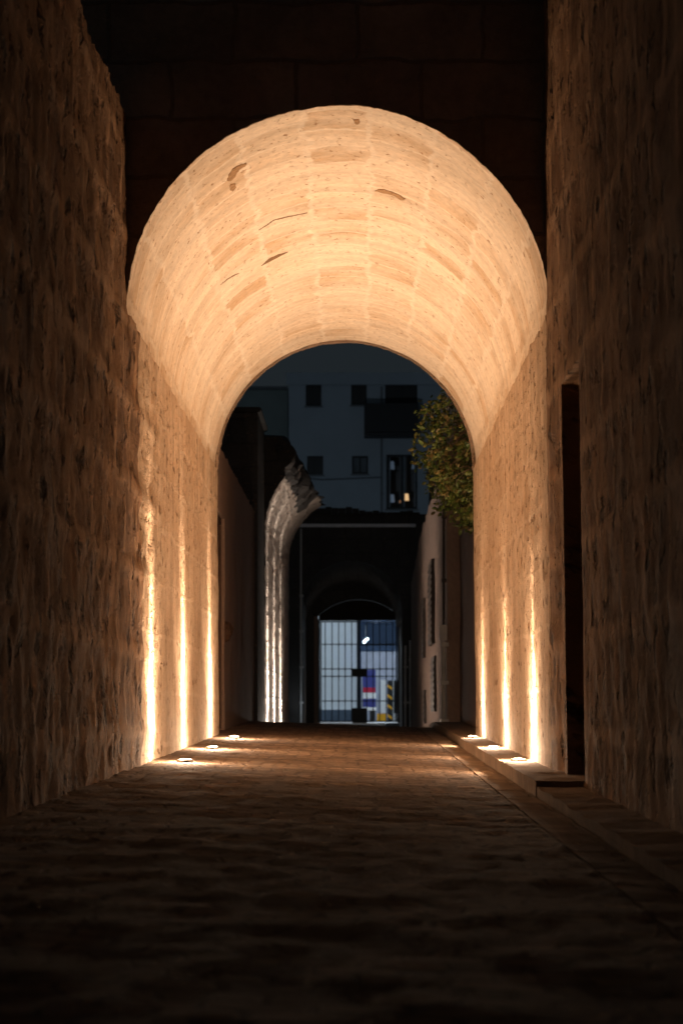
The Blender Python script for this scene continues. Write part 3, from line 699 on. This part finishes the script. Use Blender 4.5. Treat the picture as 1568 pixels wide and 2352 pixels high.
while z < z1_ - .2:
    bm = bmesh.new(); pts = [(x0, z + .14), (x1, z), (x1, z + .11), (x0, z + .25)]
    A = [bm.verts.new((x, 98.012, q)) for x, q in pts]; B = [bm.verts.new((x, 98.019, q)) for x, q in pts]
    bm.faces.new(A); bm.faces.new(B[::-1])
    for i in range(4): bm.faces.new((A[i], A[(i + 1) % 4], B[(i + 1) % 4], B[i]))
    z += .40
    obj('stripe', bm, M_yellow, sp_, smooth=False)
box('edge_trim', x1, x1 + .035, 98.0, 98.13, .33, z1_, M_paint, sp_)
kb = thing('black_cabinet', 'narrow black cabinet on a white foot at the right edge of the gate', 'cabinet', (wx(908, 98.5), 98.5, .33))
box('body', wx(903, 98), wx(914, 98), 98.3, 98.8, wz(1638, 98), wz(1562, 98), M_black, kb, .01)
box('foot', wx(903, 98), wx(915, 98), 98.28, 98.8, .33, wz(1639, 98), M_paint, kb, .01)

# ------------------------------------------------------------------ buildings behind
YM = 125.0
mb = thing('apartment_building', 'blue-grey flat block with square dark windows high behind the gateway', 'building', (0, YM, 0))
mx0 = wx(663, YM); mzt = wz(862, YM); Wn = [(702, 738, 880, 932), (806, 842, 880, 930), (705, 742, 1047, 1090), (808, 845, 1047, 1088), (884, 958, 878, 932), (887, 958, 1044, 1169)]
xs_ = sorted({mx0, wx(880, YM), 12} | {wx(a, YM) for q in Wn for a in q[:2]}); zs_ = sorted({.3, mzt} | {wz(a, YM) for q in Wn for a in q[2:]})
rects = [(wx(a, YM), wx(b, YM), wz(d, YM), wz(c, YM)) for a, b, c, d in Wn]
def inh(x, z): return any(a < x < b and c < z < d for a, b, c, d in rects)
slab('wall', xs_, zs_, lambda u, v: (u, YM, v), lambda u, v: (u, YM + .5, v), M_mod, mb, hole=inh)
box('core', mx0, 12, YM + 3.2, YM + 10, .3, mzt, M_mod2, mb)
box('flank_wall', mx0, mx0 + .4, YM + .51, YM + 3.19, .3, mzt, M_mod, mb)
box('parapet', mx0 - .12, 12, YM - .12, YM - .005, mzt - .5, mzt + .12, M_mod, mb, .02)
box('roof', mx0, 12, YM + .01, YM + 10, mzt + .005, mzt + .1, M_mod2, mb)
for k, (a, b, c, d) in enumerate(rects):
    f = bmesh.new(); w_ = .09
    bx(f, a, b, YM + .12, YM + .2, c, c + w_); bx(f, a, b, YM + .12, YM + .2, d - w_, d); bx(f, a, a + w_, YM + .122, YM + .198, c + w_ + .001, d - w_ - .001); bx(f, b - w_, b, YM + .122, YM + .198, c + w_ + .001, d - w_ - .001)
    bx(f, (a + b) / 2 - .04, (a + b) / 2 + .04, YM + .122, YM + .198, c + w_ + .001, d - w_ - .001)
    fo = obj('window', f, M_black, mb)
    sl = bmesh.new(); bx(sl, a - .08, b + .08, YM - .09, YM + .1, c - .09, c - .01, .01); so = obj('sill', sl, M_mod2, fo); so.location = (0, 0, 0)
    if k == 5: continue
    g = bmesh.new(); bx(g, a + w_, b - w_, YM + .21, YM + .24, c + w_, d - w_)
    o = obj('pane', g, M_dim if k == 3 else M_glassd, fo); o.location = (0, 0, 0)
# ground-floor room with lit lamps behind the tall window
a, b, c, d = rects[5]
box('room_wall', a - .3, b + .3, YM + 2.9, YM + 3.1, c - .3, d + .3, M_mod2, mb)
bm = bmesh.new()
for xc in (wx(892, YM), wx(956, YM), wx(925, YM)):
    for q in range(3): x = xc - .07 + q * .07; tube(bm, [(x, YM + .5 + .05 * (q % 2), c + .1), (x, YM + .5 + .05 * (q % 2), d - .1)], .036, 8)
obj('curtain', bm, M_curt, mb)
def lamp(X, Y, r, h, col, s, label, z0):
    x = wx(X, YM + .9); z = wz(Y, YM + .9)
    t = thing('table_lamp', label, 'lamp', (x, YM + .9, z))
    bm = lathe(bmesh.new(), [(r * .75, h), (r, -h), (r * .2, -h)], (x, YM + .9, z), 16); obj('lamp_shade', bm, emis('shade_' + str(int(X)), col, s), t)
    bm = lathe(bmesh.new(), [(.03, -h - .01), (.03, -h - .25), (.12, -h - .27), (.12, -h - .3)], (x, YM + .9, z), 12); obj('base', bm, M_iron, t)
lamp(933, 1142, .13, .17, (1.0, .62, .30), .75, 'small warm lamp lit behind the tall window of the flat block', 0)
lamp(920, 1152, .08, .06, (1.0, .48, .22), .22, 'dim orange lamp low at the middle of the tall window', 0)
lamp(899, 1145, .16, .2, (.45, .62, .85), .10, 'pale bluish lamp low in the left pane of the tall window', 0)
lamp(899, 1069, .16, .2, (.45, .62, .85), .07, 'pale bluish lamp high in the left pane of the tall window', 0)
lamp(951, 1070, .14, .16, (.45, .62, .85), .06, 'pale bluish lamp high in the right pane of the tall window', 0)
pipe(wx(876, YM), YM - .07, .4, mzt - .6, .05, M_mod2, mb, (3, 6, 9, 12, 15)).name = 'downpipe'
bm = bmesh.new(); tube(bm, [(wx(664, YM), YM - .05, 12.9), (wx(740, YM), YM - .06, 12.72), (wx(876, YM), YM - .06, 12.85)], .025, 6); obj('cable', bm, M_black, mb)
# balcony
ba = bmesh.new(); bx0, bx1 = wx(836, YM - 1), wx(960, YM - 1)
bx(ba, bx0, bx1, YM - 1.4, YM - .13, wz(1008, YM), wz(1000, YM), .02); bn_ = obj('balcony', ba, M_black, mb)
g = bmesh.new(); bx(g, bx0, bx1, YM - 1.4, YM - 1.32, wz(999, YM), wz(934, YM), .02)
bx(g, bx0, bx0 + .08, YM - 1.31, YM - .13, wz(999, YM), wz(934, YM)); o = obj('balcony_front', g, M_black, bn_); o.location = (0, 0, 0)
# neighbours
gn = thing('green_grey_house', 'dim greenish grey house left of the flat block', 'building', (-8, 131, 0))
box('wall', -18, wx(661, 131), 131, 140, -.4, wz(895, 131), M_green, gn, .02)
box('roof', -18.2, wx(661, 131), 130.8, 140, wz(895, 131) + .002, wz(888, 131), M_mod2, gn, .02)
